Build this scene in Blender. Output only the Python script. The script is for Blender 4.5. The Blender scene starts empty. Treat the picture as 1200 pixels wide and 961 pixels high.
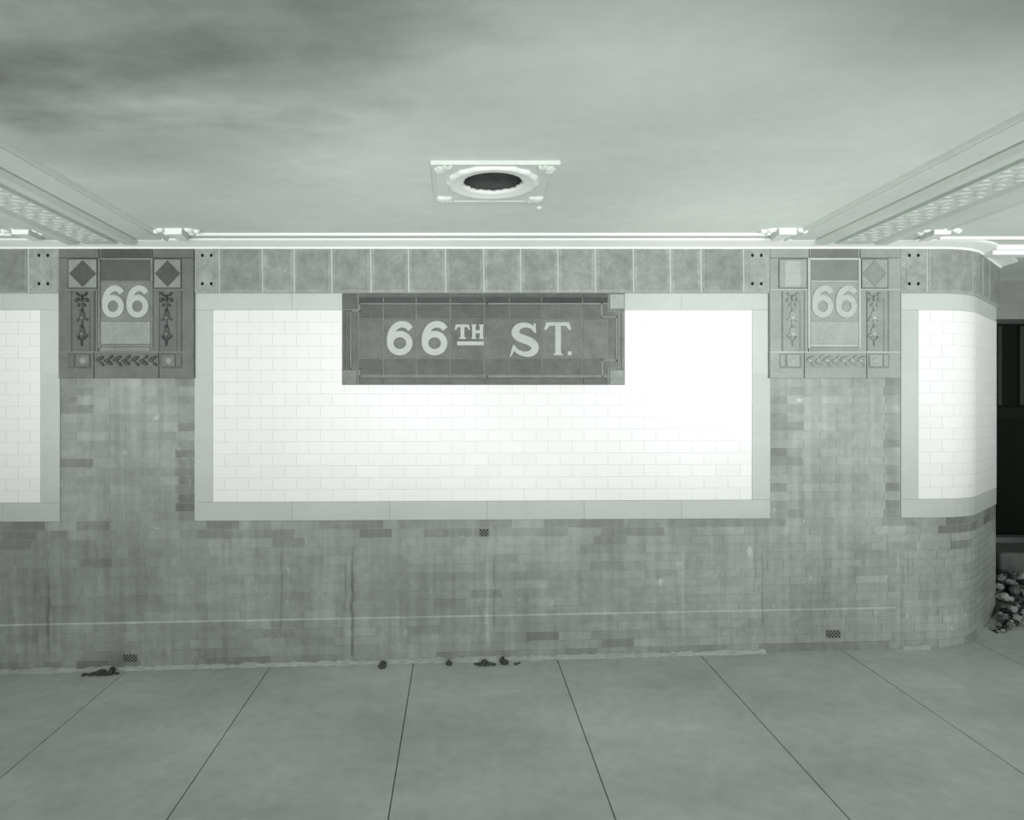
import bpy, math, random
from mathutils import Vector
random.seed(66)
SC = bpy.context.scene
COL = SC.collection

# ------------------------------------------------------------------ camera model
F = 775.0                # focal length in pixels of the 1200 px wide frame
D = 4.216                # distance from the lens to the tiled wall
UC, VC = 537.0, 480.5    # where the optical axis meets the frame
H = 1.594                # lens height above the platform (at X = 0 by the wall)
CEIL = H + 1.061

def U(u, d=0.0):
    return (u - UC) * (D - d) / F
def V(v, d=0.0):
    return H + (VC - v) * (D - d) / F
def floor_z(x, y):
    return 0.0265 * x + 0.0323 * (y - D)

# plan of the back wall: straight, then a bend, then a splayed end
SB, RB, ANG, LEND = 3.06, 0.5, math.radians(42), 0.66
SA = RB * ANG
S_END = SB + SA + LEND
def path(s):
    """point on the wall face and its outward normal"""
    if s <= SB:
        return s, D, 0.0, -1.0
    if s <= SB + SA:
        a = (s - SB) / RB
        return SB + RB * math.sin(a), D + RB * (1 - math.cos(a)), math.sin(a), -math.cos(a)
    t = s - SB - SA
    return (SB + RB * math.sin(ANG) + t * math.cos(ANG), D + RB * (1 - math.cos(ANG)) + t * math.sin(ANG),
            math.sin(ANG), -math.cos(ANG))
def W(s, d, z):
    x, y, nx, ny = path(s)
    return (x + nx * d, y + ny * d, z)

# ------------------------------------------------------------------ mesh building
class MB:
    def __init__(self):
        self.v, self.f, self.t = [], [], []
    def face(self, idx, tone=1.0):
        self.f.append(idx); self.t.append(tone)
    def add(self, verts, faces, tone=1.0):
        b = len(self.v)
        self.v.extend(verts)
        for f in faces:
            self.face([b + i for i in f], tone)
    def box(self, x0, x1, y0, y1, z0, z1, tone=1.0):
        vs = [(x, y, z) for x in (x0, x1) for y in (y0, y1) for z in (z0, z1)]
        self.add(vs, [(0, 1, 3, 2), (4, 6, 7, 5), (0, 4, 5, 1), (2, 3, 7, 6), (0, 2, 6, 4), (1, 5, 7, 3)], tone)
    def slab(self, s0, s1, z0, z1, d0, d1, tone=1.0, ch=0.0, step=0.07):
        """block lying on the wall face; z0, z1 numbers or functions of s; ch = chamfer"""
        f0 = z0 if callable(z0) else (lambda s: z0)
        f1 = z1 if callable(z1) else (lambda s: z1)
        bent = s1 > SB - 0.01 or callable(z0) or callable(z1)
        n = max(1, int(math.ceil((s1 - s0) / step))) if (s1 > SB - 0.01) else (1 if not bent else max(1, int((s1 - s0) / 0.5)))
        ss = [s0 + (s1 - s0) * i / n for i in range(n + 1)]
        rows = []
        for i, s in enumerate(ss):
            sf = s + (ch if i == 0 else (-ch if i == n else 0))
            a, b = f0(s), f1(s)
            c = [W(s, d0, a), W(s, d1 - ch, a), W(sf, d1, a + ch), W(sf, d1, b - ch), W(s, d1 - ch, b), W(s, d0, b)]
            rows.append(c)
        b = len(self.v)
        for r in rows: self.v.extend(r)
        k = 6
        for i in range(n):
            for j in range(k):
                j2 = (j + 1) % k
                self.face([b + i * k + j, b + i * k + j2, b + (i + 1) * k + j2, b + (i + 1) * k + j][::-1], tone)
        self.face([b + j for j in range(k)][::-1], tone)
        self.face([b + n * k + j for j in range(k)], tone)
    def pslab(self, u0, u1, v0, v1, d0, d1, tone=1.0, ch=0.0):
        """same, front face given in pixels of the photograph"""
        self.slab(U(u0, d1), U(u1, d1), V(v1, d1), V(v0, d1), d0, d1, tone, ch)
    def poly(self, pts, d0, d1, tone=1.0):
        """convex polygon in pixels pushed out from d0 to d1"""
        area = sum(pts[i][0] * pts[(i + 1) % len(pts)][1] - pts[(i + 1) % len(pts)][0] * pts[i][1] for i in range(len(pts)))
        if area > 0: pts = pts[::-1]
        n = len(pts); b = len(self.v)
        for dd in (d0, d1):
            for (u, v) in pts: self.v.append(W(U(u, d1), dd, V(v, d1)))
        self.face([b + n + i for i in range(n)], tone)
        self.face([b + i for i in range(n)][::-1], tone)
        for i in range(n):
            j = (i + 1) % n
            self.face([b + i, b + j, b + n + j, b + n + i], tone)
    def ribbon(self, pts, hw, d0, d1, closed=False, tone=1.0):
        """stroke of varying width along pixel points"""
        n = len(pts)
        if not isinstance(hw, (list, tuple)): hw = [hw] * n
        b = len(self.v)
        for i in range(n):
            if closed: p, q = pts[i - 1], pts[(i + 1) % n]
            else: p, q = pts[max(0, i - 1)], pts[min(n - 1, i + 1)]
            tx, ty = q[0] - p[0], q[1] - p[1]
            l = math.hypot(tx, ty) or 1
            nx, ny = -ty / l, tx / l
            for dd in (d0, d1):
                for sg in (1, -1):
                    self.v.append(W(U(pts[i][0] + sg * nx * hw[i], d1), dd, V(pts[i][1] + sg * ny * hw[i], d1)))
        m = n if closed else n - 1
        for i in range(m):
            a, c = b + 4 * i, b + 4 * ((i + 1) % n)
            self.face([a + 2, c + 2, c + 3, a + 3][::-1], tone)
            self.face([a, a + 2, c + 2, c][::-1], tone)
            self.face([a + 1, c + 1, c + 3, a + 3][::-1], tone)
        if not closed:
            self.face([b, b + 1, b + 3, b + 2], tone)
            e = b + 4 * (n - 1)
            self.face([e, e + 2, e + 3, e + 1], tone)
    def blob(self, fn, ru, rv, depth, ang=0.0, tone=1.0, nu=10, nv=4):
        """half ellipsoid; fn(a, b, h) -> world point"""
        b = len(self.v)
        ca, sa = math.cos(ang), math.sin(ang)
        for j in range(nv):
            e = (math.pi / 2) * j / nv
            for i in range(nu):
                a = 2 * math.pi * i / nu
                x, y = ru * math.cos(e) * math.cos(a), rv * math.cos(e) * math.sin(a)
                self.v.append(fn(x * ca - y * sa, x * sa + y * ca, depth * math.sin(e)))
        self.v.append(fn(0, 0, depth))
        for j in range(nv - 1):
            for i in range(nu):
                i2 = (i + 1) % nu
                self.face([b + j * nu + i, b + j * nu + i2, b + (j + 1) * nu + i2, b + (j + 1) * nu + i], tone)
        t = b + nv * nu
        for i in range(nu):
            self.face([b + (nv - 1) * nu + i, b + (nv - 1) * nu + (i + 1) % nu, t], tone)
    def wblob(self, u, v, ru, rv, d0, depth, ang=0.0, tone=1.0):
        s = (D - d0) / F
        self.blob(lambda a, b, h: W(U(u, d0) + a * s, d0 + h, V(v, d0) - b * s), ru, rv, depth, ang, tone)
    def sweep(self, prof, ss, tone=1.0):
        """closed (d, z) outline carried along the wall plan"""
        n = len(prof); b = len(self.v)
        for s in ss:
            for (d, z) in prof: self.v.append(W(s, d, z))
        for i in range(len(ss) - 1):
            for j in range(n):
                j2 = (j + 1) % n
                self.face([b + i * n + j, b + i * n + j2, b + (i + 1) * n + j2, b + (i + 1) * n + j], tone)
        self.face([b + j for j in range(n)][::-1], tone)
        e = b + (len(ss) - 1) * n
        self.face([e + j for j in range(n)], tone)
    def lathe(self, prof, cx, cy, n=48, tone=1.0, wob=None):
        """(r, z) outline turned about a vertical axis"""
        b = len(self.v)
        for (r, z) in prof:
            for i in range(n):
                a = 2 * math.pi * i / n
                rr = r + (wob(a, r) if wob else 0)
                self.v.append((cx + rr * math.cos(a), cy + rr * math.sin(a), z))
        for j in range(len(prof) - 1):
            for i in range(n):
                i2 = (i + 1) % n
                self.face([b + j * n + i, b + j * n + i2, b + (j + 1) * n + i2, b + (j + 1) * n + i], tone)
    def rock(self, c, r, rnd, tone=1.0, flat=0.75):
        b = len(self.v)
        nu, nv = 8, 5
        k = [rnd.uniform(0.7, 1.2) for _ in range(nu * (nv + 1))]
        sx, sy = rnd.uniform(.75, 1.25), rnd.uniform(.75, 1.25)
        for j in range(nv + 1):
            e = -math.pi / 2 + math.pi * j / nv
            for i in range(nu):
                a = 2 * math.pi * i / nu
                q = k[j * nu + i] if 0 < j < nv else k[j * nu]
                self.v.append((c[0] + sx * r * q * math.cos(e) * math.cos(a), c[1] + sy * r * q * math.cos(e) * math.sin(a),
                               c[2] + flat * r * q * math.sin(e)))
        for j in range(nv):
            for i in range(nu):
                i2 = (i + 1) % nu
                self.face([b + j * nu + i, b + j * nu + i2, b + (j + 1) * nu + i2, b + (j + 1) * nu + i], tone)
    def build(self, name, mat, parent=None, smooth=False, recalc=True):
        me = bpy.data.meshes.new(name)
        off = Vector((0, 0, 0))
        p = parent
        while p is not None:
            off += p.location; p = p.parent
        if parent is None:
            n = len(self.v)
            zs = min(v[2] for v in self.v)
            loc = Vector(((min(v[0] for v in self.v) + max(v[0] for v in self.v)) / 2,
                          (min(v[1] for v in self.v) + max(v[1] for v in self.v)) / 2, zs))
        else:
            loc = Vector((0, 0, 0))
        o_ = off + loc
        me.from_pydata([(v[0] - o_.x, v[1] - o_.y, v[2] - o_.z) for v in self.v], [], self.f)
        at = me.attributes.new('tone', 'FLOAT', 'FACE')
        at.data.foreach_set('value', self.t)
        if smooth:
            me.polygons.foreach_set('use_smooth', [True] * len(me.polygons))
        me.materials.append(mat)
        if recalc:
            import bmesh
            bm = bmesh.new(); bm.from_mesh(me)
            bmesh.ops.recalc_face_normals(bm, faces=bm.faces)
            bm.to_mesh(me); bm.free()
        me.update()
        o = bpy.data.objects.new(name, me)
        COL.objects.link(o)
        o.parent = parent
        o.location = loc
        return o

def thing(name, label, cat, loc, group=None):
    o = bpy.data.objects.new(name, None)
    COL.objects.link(o)
    o.empty_display_size = 0.1
    o.location = loc
    o['label'] = label; o['category'] = cat
    if group: o['group'] = group
    return o
def tag(o, label, cat, group=None, kind=None):
    o['label'] = label; o['category'] = cat
    if group: o['group'] = group
    if kind: o['kind'] = kind
    return o
def struct(o, label=None, cat=None):
    o['kind'] = 'structure'
    if label: o['label'] = label
    if cat: o['category'] = cat
    return o

# ------------------------------------------------------------------ materials
def mat(name, v, rough=0.7, blotch=0.12, bscale=3.0, fine=0.08, fscale=40.0, streak=0.0, bump=0.0, bumpscale=60.0,
        tint=(0.925, 1.0, 0.935), spec=0.3, drips=None, scuff=None, soot_shade=None, stretch=(1, 1, 1), coat=0.0):
    m = bpy.data.materials.new(name)
    m.use_nodes = True
    nt = m.node_tree; N = nt.nodes; L = nt.links
    N.clear()
    out = N.new('ShaderNodeOutputMaterial'); bs = N.new('ShaderNodeBsdfPrincipled')
    L.new(bs.outputs[0], out.inputs[0])
    bs.inputs['Roughness'].default_value = rough
    bs.inputs['Specular IOR Level'].default_value = spec
    geo = N.new('ShaderNodeNewGeometry')
    def math_(op, a, b=None, clamp=False):
        n = N.new('ShaderNodeMath'); n.operation = op; n.use_clamp = clamp
        for i, x in enumerate((a, b)):
            if x is None: continue
            if isinstance(x, (int, float)): n.inputs[i].default_value = x
            else: L.new(x, n.inputs[i])
        return n.outputs[0]
    def noise(scale, st, detail=4.0, rgh=0.55):
        mp = N.new('ShaderNodeMapping'); mp.inputs['Scale'].default_value = st
        L.new(geo.outputs['Position'], mp.inputs['Vector'])
        n = N.new('ShaderNodeTexNoise'); n.inputs['Scale'].default_value = scale
        n.inputs['Detail'].default_value = detail; n.inputs['Roughness'].default_value = rgh
        L.new(mp.outputs[0], n.inputs['Vector'])
        return n.outputs['Fac']
    at = N.new('ShaderNodeAttribute'); at.attribute_name = 'tone'
    val = math_('MULTIPLY', at.outputs['Fac'], v)
    if blotch:
        f = math_('ADD', math_('MULTIPLY', math_('SUBTRACT', noise(bscale, stretch), 0.5), 4 * blotch), 1.0)
        val = math_('MULTIPLY', val, f)
    if fine:
        f = math_('ADD', math_('MULTIPLY', math_('SUBTRACT', noise(fscale, (1, 1, 1), 3.0), 0.5), 4 * fine), 1.0)
        val = math_('MULTIPLY', val, f)
    if streak:
        f = math_('ADD', math_('MULTIPLY', math_('SUBTRACT', noise(1.0, (22, 22, 1.3), 3.0), 0.5), 4 * streak), 1.0)
        val = math_('MULTIPLY', val, f)
    if soot_shade:                               # ragged smoke smudges, with the light's falloff painted in too
        sp = N.new('ShaderNodeSeparateXYZ'); L.new(geo.outputs['Position'], sp.inputs[0])
        rag = math_('MULTIPLY', math_('SUBTRACT', noise(1.6, (1, 1.6, 1), 5.0, 0.6), 0.5), 2.2)
        for (cx_, cy_, rx_, ry_, k_) in soot_shade:
            dx_ = math_('DIVIDE', math_('SUBTRACT', sp.outputs['X'], cx_), rx_)
            dy_ = math_('DIVIDE', math_('SUBTRACT', sp.outputs['Y'], cy_), ry_)
            d_ = math_('SQRT', math_('ADD', math_('MULTIPLY', dx_, dx_), math_('MULTIPLY', dy_, dy_)))
            q = math_('MULTIPLY', math_('ADD', math_('SUBTRACT', 1.3, d_), rag), 0.7, True)
            val = math_('MULTIPLY', val, math_('SUBTRACT', 1.0, math_('MULTIPLY', q, k_)))
    if scuff:                              # pale scuffs and lime bloom
        q = math_('MULTIPLY', math_('SUBTRACT', noise(scuff[0], (1.3, 1.3, 0.8), 3.0, 0.6), scuff[1]), 9.0, True)
        val = math_('MULTIPLY', val, math_('ADD', math_('MULTIPLY', q, scuff[2]), 1.0))
    if drips:
        sep = N.new('ShaderNodeSeparateXYZ'); L.new(geo.outputs['Position'], sep.inputs[0])
        wob = math_('MULTIPLY', math_('SUBTRACT', noise(9.0, (0.2, 0.2, 1), 2.0), 0.5), 0.03)
        xx = math_('ADD', sep.outputs['X'], wob)
        gate = noise(1.0, (3, 3, 9), 3.0)
        for (x, z0, z1, w, k) in drips:
            a = math_('SUBTRACT', 1.0, math_('DIVIDE', math_('ABSOLUTE', math_('SUBTRACT', xx, x)), w), True)
            b = math_('MULTIPLY', math_('SUBTRACT', sep.outputs['Z'], z0), 25.0, True)
            c = math_('MULTIPLY', math_('SUBTRACT', z1, sep.outputs['Z']), 8.0, True)
            q = math_('MULTIPLY', math_('MULTIPLY', a, b), math_('MULTIPLY', c, math_('MULTIPLY', gate, 2.0, True)))
            val = math_('MULTIPLY', val, math_('ADD', math_('MULTIPLY', q, k), 1.0))
    comb = N.new('ShaderNodeCombineColor')
    for i in range(3):
        L.new(math_('MULTIPLY', val, tint[i], True), comb.inputs[i])
    L.new(comb.outputs[0], bs.inputs['Base Color'])
    if bump:
        bp = N.new('ShaderNodeBump'); bp.inputs['Strength'].default_value = bump; bp.inputs['Distance'].default_value = 0.01
        L.new(noise(bumpscale, (1, 1, 1), 4.0), bp.inputs['Height'])
        L.new(bp.outputs[0], bs.inputs['Normal'])
    return m

DRIPS = [(U(413), V(772), V(638), 0.014, -0.5), (U(405), V(720), V(638), 0.010, -0.35), (U(57), V(765), V(665), 0.014, -0.45),
         (U(579), V(740), V(640), 0.008, -0.35), (U(571), V(760), V(632), 0.016, 0.3), (U(560), V(750), V(640), 0.012, 0.22),
         (U(800), V(745), V(630), 0.012, 0.25), (U(893), V(735), V(630), 0.010, -0.3), (U(884), V(700), V(630), 0.008, -0.25),
         (U(1053), V(760), V(630), 0.012, 0.25), (U(1064), V(700), V(635), 0.010, -0.2), (U(505), V(750), V(640), 0.02, 0.15),
         (U(20), V(770), V(690), 0.03, 0.2), (U(70), V(770), V(660), 0.03, 0.18), (U(330), V(740), V(640), 0.01, -0.3)]
M = dict(
    brick=mat('glazed_roman_brick', 0.335, 0.55, 0.19, 2.2, 0.10, 26, streak=0.15, bump=0.15, bumpscale=25, drips=DRIPS, scuff=(11.0, 0.66, 0.55)),
    white=mat('white_glazed_tile', 0.80, 0.38, 0.012, 2.0, 0.0, tint=(0.985, 1.0, 0.985), spec=0.3),
    border=mat('grey_border_tile', 0.53, 0.55, 0.06, 2.5, 0.03, 60),
    frieze=mat('frieze_terracotta', 0.30, 0.5, 0.22, 13.0, 0.12, 45, bump=0.2, bumpscale=40, scuff=(16.0, 0.62, 0.25)),
    joint=mat('pale_pointing', 0.50, 0.8, 0.08, 9.0, 0.05),
    sign=mat('dark_sign_tile', 0.112, 0.5, 0.20, 12.0, 0.12, 60, bump=0.2, bumpscale=40),
    signjoint=mat('sign_pointing', 0.21, 0.7, 0.16, 14.0, 0.1),
    letter=mat('pale_lettering', 0.46, 0.5, 0.06, 14.0, 0.05),
    tabdark=mat('tablet_dark_terracotta', 0.145, 0.5, 0.16, 9.0, 0.10, 60, bump=0.2),
    tablight=mat('tablet_pale_terracotta', 0.32, 0.5, 0.10, 9.0, 0.08, 60, bump=0.2),
    plaster=mat('ceiling_plaster', 0.76, 0.85, 0.11, 0.9, 0.03, 12, bump=0.05, stretch=(0.7, 1.3, 1), spec=0.15, soot_shade=[(-1.2, 2.0, 1.0, 0.36, 0.66), (-1.3, 2.65, 0.7, 0.45, 0.28), (1.2, 1.75, 0.6, 0.25, 0.2)]),
    mould=mat('white_moulding_plaster', 0.88, 0.7, 0.03, 4.0, 0.02, 30, tint=(0.955, 1.0, 0.96), spec=0.2),
    rib=mat('rib_plaster', 0.74, 0.8, 0.05, 3.0, 0.03, 30, spec=0.2),
    floor=mat('platform_concrete', 0.50, 0.65, 0.20, 1.2, 0.09, 14, bump=0.08, stretch=(0.8, 1.4, 1), spec=0.3),
    groove=mat('scored_joint', 0.05, 0.9, 0, 1, 0),
    mortar=mat('pale_floor_mortar', 0.42, 0.9, 0.15, 12.0, 0.1),
    dark=mat('soot_black', 0.012, 0.9, 0, 1, 0, tint=(0.8, 1, 0.8)),
    iron=mat('cast_iron_grille', 0.22, 0.6, 0.1, 20, 0.05),
    board=mat('dark_boards', 0.02, 0.9, 0.2, 6, 0.1, tint=(0.75, 1.0, 0.75), stretch=(1, 1, 0.15), spec=0.1),
    lintel=mat('dark_grey_lintel', 0.26, 0.9, 0.2, 2.5, 0.05),  # mottled dark grey lintel face
    stone=mat('rough_stone', 0.17, 0.9, 0.2, 7, 0.15, bump=0.4),
    rubble=mat('broken_rubble', 0.15, 0.95, 0.25, 14, 0.2, bump=0.5),
    lump=mat('dark_mortar_lump', 0.07, 0.9, 0.2, 30, 0.1),
)

# ------------------------------------------------------------------ back wall
ZP = lambda s: V(611.2 - 0.0045 * (UC + s * F / D))       # foot of the tile panels
XL = -6.0
def wall_x(s): return path(s)[0]
def base(s):
    x, y, _, _ = path(s); return floor_z(x, y)
wb = MB()
# masonry core behind the facing
n = 60
core = [XL + (S_END - XL) * i / n for i in range(n + 1)]
wb.slab(XL, SB - 0.02, -0.25, CEIL + 0.1, -0.35, 0.0, 1.15)
wb.slab(SB - 0.02, S_END, -0.25, CEIL + 0.1, -0.3, 0.0, 1.15)
NC = 16
# chosen darker bricks (pixel u, v)
DARKB = [(30, 626, .66), (20, 636, .7), (250, 624, .72), (300, 622, .78), (340, 622, .75), (330, 635, .75), (430, 613, .72), (390, 613, .78), (450, 625, .65),
         (500, 613, .8), (640, 613, .78), (690, 613, .8), (710, 613, .74), (760, 624, .75), (730, 635, .8), (650, 745, .7), (575, 655, .82),
         (530, 680, .85), (740, 757, .75), (1125, 612, .6), (1118, 640, .75), (1150, 605, .6), (900, 612, .8), (860, 612, .8), (95, 655, .75), (110, 655, .75)]
def vpix(z): return VC - (z - H) * F / D
rb = random.Random(4)
for k in range(NC):
    fa, fb = k / NC, (k + 1) / NC
    top = lambda s, f=fa: ZP(s) + (base(s) - ZP(s)) * f - 0.0018
    bot = lambda s, f=fb: ZP(s) + (base(s) - ZP(s)) * f + 0.0018
    s = XL + rb.uniform(0, 0.2)
    prev = None
    while s < S_END:
        ln = rb.choice((0.205, 0.205, 0.21, 0.1))
        e = min(s + ln, S_END)
        if e - s < 0.03: break
        um = UC + (s + e) / 2 * F / D; vm = vpix((top(s) + bot(s)) / 2)
        tone = rb.gauss(0.99 + 0.032 * max(-3.0, min(3.0, s)) , 0.05)  # darker leftward: dirt and weaker light both put into the tone
        if k < 2 and not (70 < um < 230 or 905 < um < 1050) and rb.random() < 0.6: tone *= rb.uniform(.72, .88)
        if k < 2 and um > 1112: tone *= rb.uniform(.66, .85)
        if k == NC - 1: tone *= rb.choice((.72, .8, .95))  # bottom course: shadow of the gap at the floor painted into tone
        if rb.random() < 0.02: tone *= 0.86
        for (du, dv, t) in DARKB:
            if abs(du - um) < 20 and abs(dv - vm) < 5.5: tone = t
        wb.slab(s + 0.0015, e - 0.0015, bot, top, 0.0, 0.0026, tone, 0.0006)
        s = e
# one wide pale bed joint running along the wall
f = 11.45 / NC
zj = lambda s: ZP(s) + (base(s) - ZP(s)) * (11.0 / NC)
wb.slab(XL, U(1050), lambda s: zj(s) - 0.006, lambda s: zj(s) + 0.006, 0.0, 0.0030, 1.4)
# brick piers under the number tablets
for (ua, ub, lf) in ((71, 228.5, 1), (902.5, 1054.5, 0)):
    z1 = V(443); nck = 16
    for k in range(nck):
        za = lambda s, q=k: ZP(s) + (z1 - ZP(s)) * q / nck + 0.0018
        zb = lambda s, q=k: ZP(s) + (z1 - ZP(s)) * (q + 1) / nck - 0.0018
        s0, s1 = U(ua), U(ub)
        cuts = [s0, s0 + (0.105 if k % 2 else 0.21)]
        while cuts[-1] < s1 - 0.3: cuts.append(cuts[-1] + 0.21)
        q_ = s1 - (0.105 if k % 2 == 0 else 0.2)
        if q_ - cuts[-1] > 0.06: cuts.append(q_)
        cuts.append(s1)
        for i in range(len(cuts) - 1):
            tone = rb.gauss(1.0 + 0.025 * s0, 0.05)  # pier bricks share the painted left-to-right change of light
            if i in (0, len(cuts) - 2) and rb.random() < 0.5: tone *= rb.uniform(.72, .88)
            if lf and i == len(cuts) - 2 and k < 9: tone *= 0.78
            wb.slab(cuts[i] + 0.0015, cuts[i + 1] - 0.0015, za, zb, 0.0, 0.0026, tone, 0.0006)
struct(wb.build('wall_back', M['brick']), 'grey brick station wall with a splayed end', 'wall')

XR_WALL = 6.4
# return of the wall end and the lintel over the dark opening
ex, ey, _, _ = path(S_END)
r = MB()
r.box(ex - 0.02, ex + 0.02, ey + 0.02, 6.3, -0.3, CEIL + 0.05)
struct(r.build('wall_right', M['brick']))
r = MB()
r.box(ex - 0.6, 6.4, 5.42, 5.72, H + 0.745, CEIL + 0.05)
struct(r.build('trim_1', M['lintel']))

r = MB()
r.box(XR_WALL, XR_WALL + 0.2, -4.0, 6.3, -0.3, CEIL + 0.15)
struct(r.build('wall_far', M['brick']))

# pale mortar fillet where the wall meets the platform
fm = MB(); rf = random.Random(9)
def fillet(sa, sb):
    s = sa; rows = []
    while s < sb:
        x, y, _, _ = path(s); z = floor_z(x, y)
        q = 0.3 + 0.7 * max(0, min(1, 0.65 + rf.gauss(0, 0.3)))
        rows.append([(s, 0.0, z - 0.01), (s, 0.035 * q + 0.008, z - 0.01), (s, 0.03 * q + 0.006, z + 0.006 * q), (s, 0.012, z + 0.026 * q), (s, 0.0, z + 0.028 * q)])
        s += 0.028
    b = len(fm.v)
    for rr in rows:
        for (s, d, z) in rr: fm.v.append(W(s, d, z))
    for i in range(len(rows) - 1):
        for j in range(5):
            j2 = (j + 1) % 5
            fm.face([b + i * 5 + j, b + i * 5 + j2, b + (i + 1) * 5 + j2, b + (i + 1) * 5 + j])
    fm.face([b + j for j in range(5)]); fm.face([b + (len(rows) - 1) * 5 + j for j in range(5)])
fillet(XL, U(898)); fillet(U(1056), U(1092))
struct(fm.build('baseboard_back', M['mortar']))

# ------------------------------------------------------------------ tile panels
def tile_panel(u0, u1, w0, w1, label):
    s0 = XL if u0 is None else U(u0)
    s1 = S_END - 0.002 if u1 is None else U(u1)
    a0 = XL if w0 is None else U(w0)
    a1 = S_END - 0.002 if w1 is None else U(w1)
    zt = V(343, 0.03) - 0.0006; zwt = V(363.5); zwb = lambda s: V(589.2 - 0.0042 * (UC + s * F / D))
    xx, yy, _, _ = path((s0 + s1) / 2)
    t = thing('tilework', label, 'tile panel', (xx, yy, ZP(0)), 'white tile panels on the wall')
    b = MB()
    g = 0.001
    rp = random.Random(int(s0 * 100) + 7)
    def strip(p, q, za, zb):
        s = p
        while s < q - 0.001:
            e = min(s + 0.62, q)
            if q - e < 0.2: e = q
            b.slab(s + 0.0003, e - 0.0003, za, zb, 0.0, 0.008, rp.gauss(1, 0.02), 0.0006)
            s = e
    strip(s0, s1, zwt + g, zt)
    strip(s0, s1, ZP, lambda s: zwb(s) - g)
    def col(p, q):
        z = zwt
        hh = (zwt - zwb((p + q) / 2)) / 3
        for i in range(3):
            hi = zwt - i * hh; lo = (lambda s: zwb(s)) if i == 2 else zwt - (i + 1) * hh
            b.slab(p, q, lo, hi, 0.0, 0.008, rp.gauss(1, 0.02), 0.0006)
    if w0 is not None: col(s0, a0 - g)
    if w1 is not None: col(a1 + g, s1)
    b.build('border', M['border'], t)
    w = MB()
    w.slab(a0, a1, zwb, zwt, 0.0, 0.0068, 0.77)
    rows = 16; rw = random.Random(3)
    for k in range(rows):
        lo = lambda s, q=k: zwb(s) + (zwt - zwb(s)) * q / rows + 0.0007
        hi = lambda s, q=k: zwb(s) + (zwt - zwb(s)) * (q + 1) / rows - 0.0007
        s = a0 - (0.0762 if k % 2 else 0.0)
        while s < a1 - 0.002:
            e = min(s + 0.1524, a1); p = max(s, a0)
            if e - p > 0.004:
                w.slab(p + 0.0007, e - 0.0007, lo, hi, 0.006, 0.0088, rw.gauss(1.0, 0.008), 0.0007)
            s += 0.1524
    w.build('tile_field', M['white'], t)
    return t
tile_panel(None, 71, None, 48.5, 'grey-bordered white tile panel cut off by the picture edge, beside the darker 66 tablet')
tile_panel(228.5, 902, 250, 880.5, 'widest white tile wall panel with grey border, holding the street name sign')
tile_panel(1055, None, 1075, None, 'grey-bordered white tile panel bending round the wall end by the dark opening')

# ------------------------------------------------------------------ frieze
FD = 0.03
FT, FB = 289.5, 343.0
def frieze(u0, u1, joints, plate, label, tones, insets=True):
    s0 = XL if u0 is None else U(u0, FD)
    s1 = S_END - 0.002 if u1 is None else U(u1, FD)
    x, y, _, _ = path((s0 + s1) / 2)
    t = thing('tile_frieze', label, 'frieze', (x, y, V(FB)), 'frieze lengths under the cornice')
    bk = MB()
    bk.slab(s0, s1, V(FB, FD), V(FT, FD), 0.0, FD - 0.003, 1.0)
    bk.build('pointing', M['joint'], t)
    ft = MB()
    js = [U(j, FD) if j < 1100 else SB + (j - 1104) * 0.0125 for j in joints]
    ed = [s0] + js + [s1]
    for i in range(len(ed) - 1):
        a, b = ed[i], ed[i + 1]
        um = UC + (a + b) / 2 * F / (D - FD)
        if any(abs(um - p) < 16 for p in plate): continue
        if b - a > 0.4:                       # a length out of the frame: more blocks
            nn = int(round((b - a) / 0.25)); cut = [a + (b - a) * q / nn for q in range(nn + 1)]
        else: cut = [a, b]
        for q in range(len(cut) - 1):
            tn = tones[(i + q) % len(tones)]
            a2, b2 = cut[q] + 0.0035, cut[q + 1] - 0.0035
            zb_, zt_ = V(FB, FD) + 0.002, V(FT, FD) - 0.002
            ft.slab(a2, b2, zb_, zt_, 0.0, FD, tn, 0.003)
            if b2 - a2 > 0.12 and insets:
                m = 0.022
                ft.slab(a2 + m, b2 - m, zb_ + 0.02, zt_ - 0.02, FD - 0.002, FD + 0.0025, tn * 0.87, 0.0025)
    ft.build('block_course', M['frieze'], t)
    for p in plate:
        a = max([e for e in ed if UC + e * F / (D - FD) < p], default=s0)
        b = min([e for e in ed if UC + e * F / (D - FD) > p], default=s1)
        pm = MB()
        pm.slab(a + 0.002, b - 0.002, V(FB, FD) + 0.002, V(FT, FD) - 0.002, 0.0, FD, 1.05, 0.003)
        c = (a + b) / 2
        pm.slab(c - 0.05, c + 0.05, V(FB - 3, FD), V(FT + 6, FD), FD - 0.001, FD + 0.003, 1.08, 0.003)
        pl = pm.build('drilled_block', M['frieze'], t)
        for du in (-5.2, 5.2):
            for v in (299.2, 332.5):
                hm = MB()
                uc = UC + c * F / (D - FD) + du
                pts = [(uc + 1.7 * math.cos(2 * math.pi * i / 10), v + 2.1 * math.sin(2 * math.pi * i / 10)) for i in range(10)]
                hm.poly(pts, FD, FD + 0.0042)
                hm.build('bolt', M['dark'], pl)
    return t
tn = [1.0, 0.92, 1.1, 1.0, 0.95, 0.98, 1.0, 0.93, 1.08, 1.05, 1.1, 0.98, 1.04]
frieze(None, 68.5, [-200, -150, -100, -60, -12, 33], [49], 'short grey terracotta frieze above the tile panel cut off by the picture edge', [0.9, 0.97, 0.88])
frieze(228, 902, [256.6, 307.3, 344.7, 388.6, 434.5, 478.7, 522.3, 566.8, 610.2, 654, 698, 742.6, 785.9, 821.9, 872], [242, 888],
       'longest frieze length of grey terracotta blocks, over the street name sign', tn)
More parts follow.
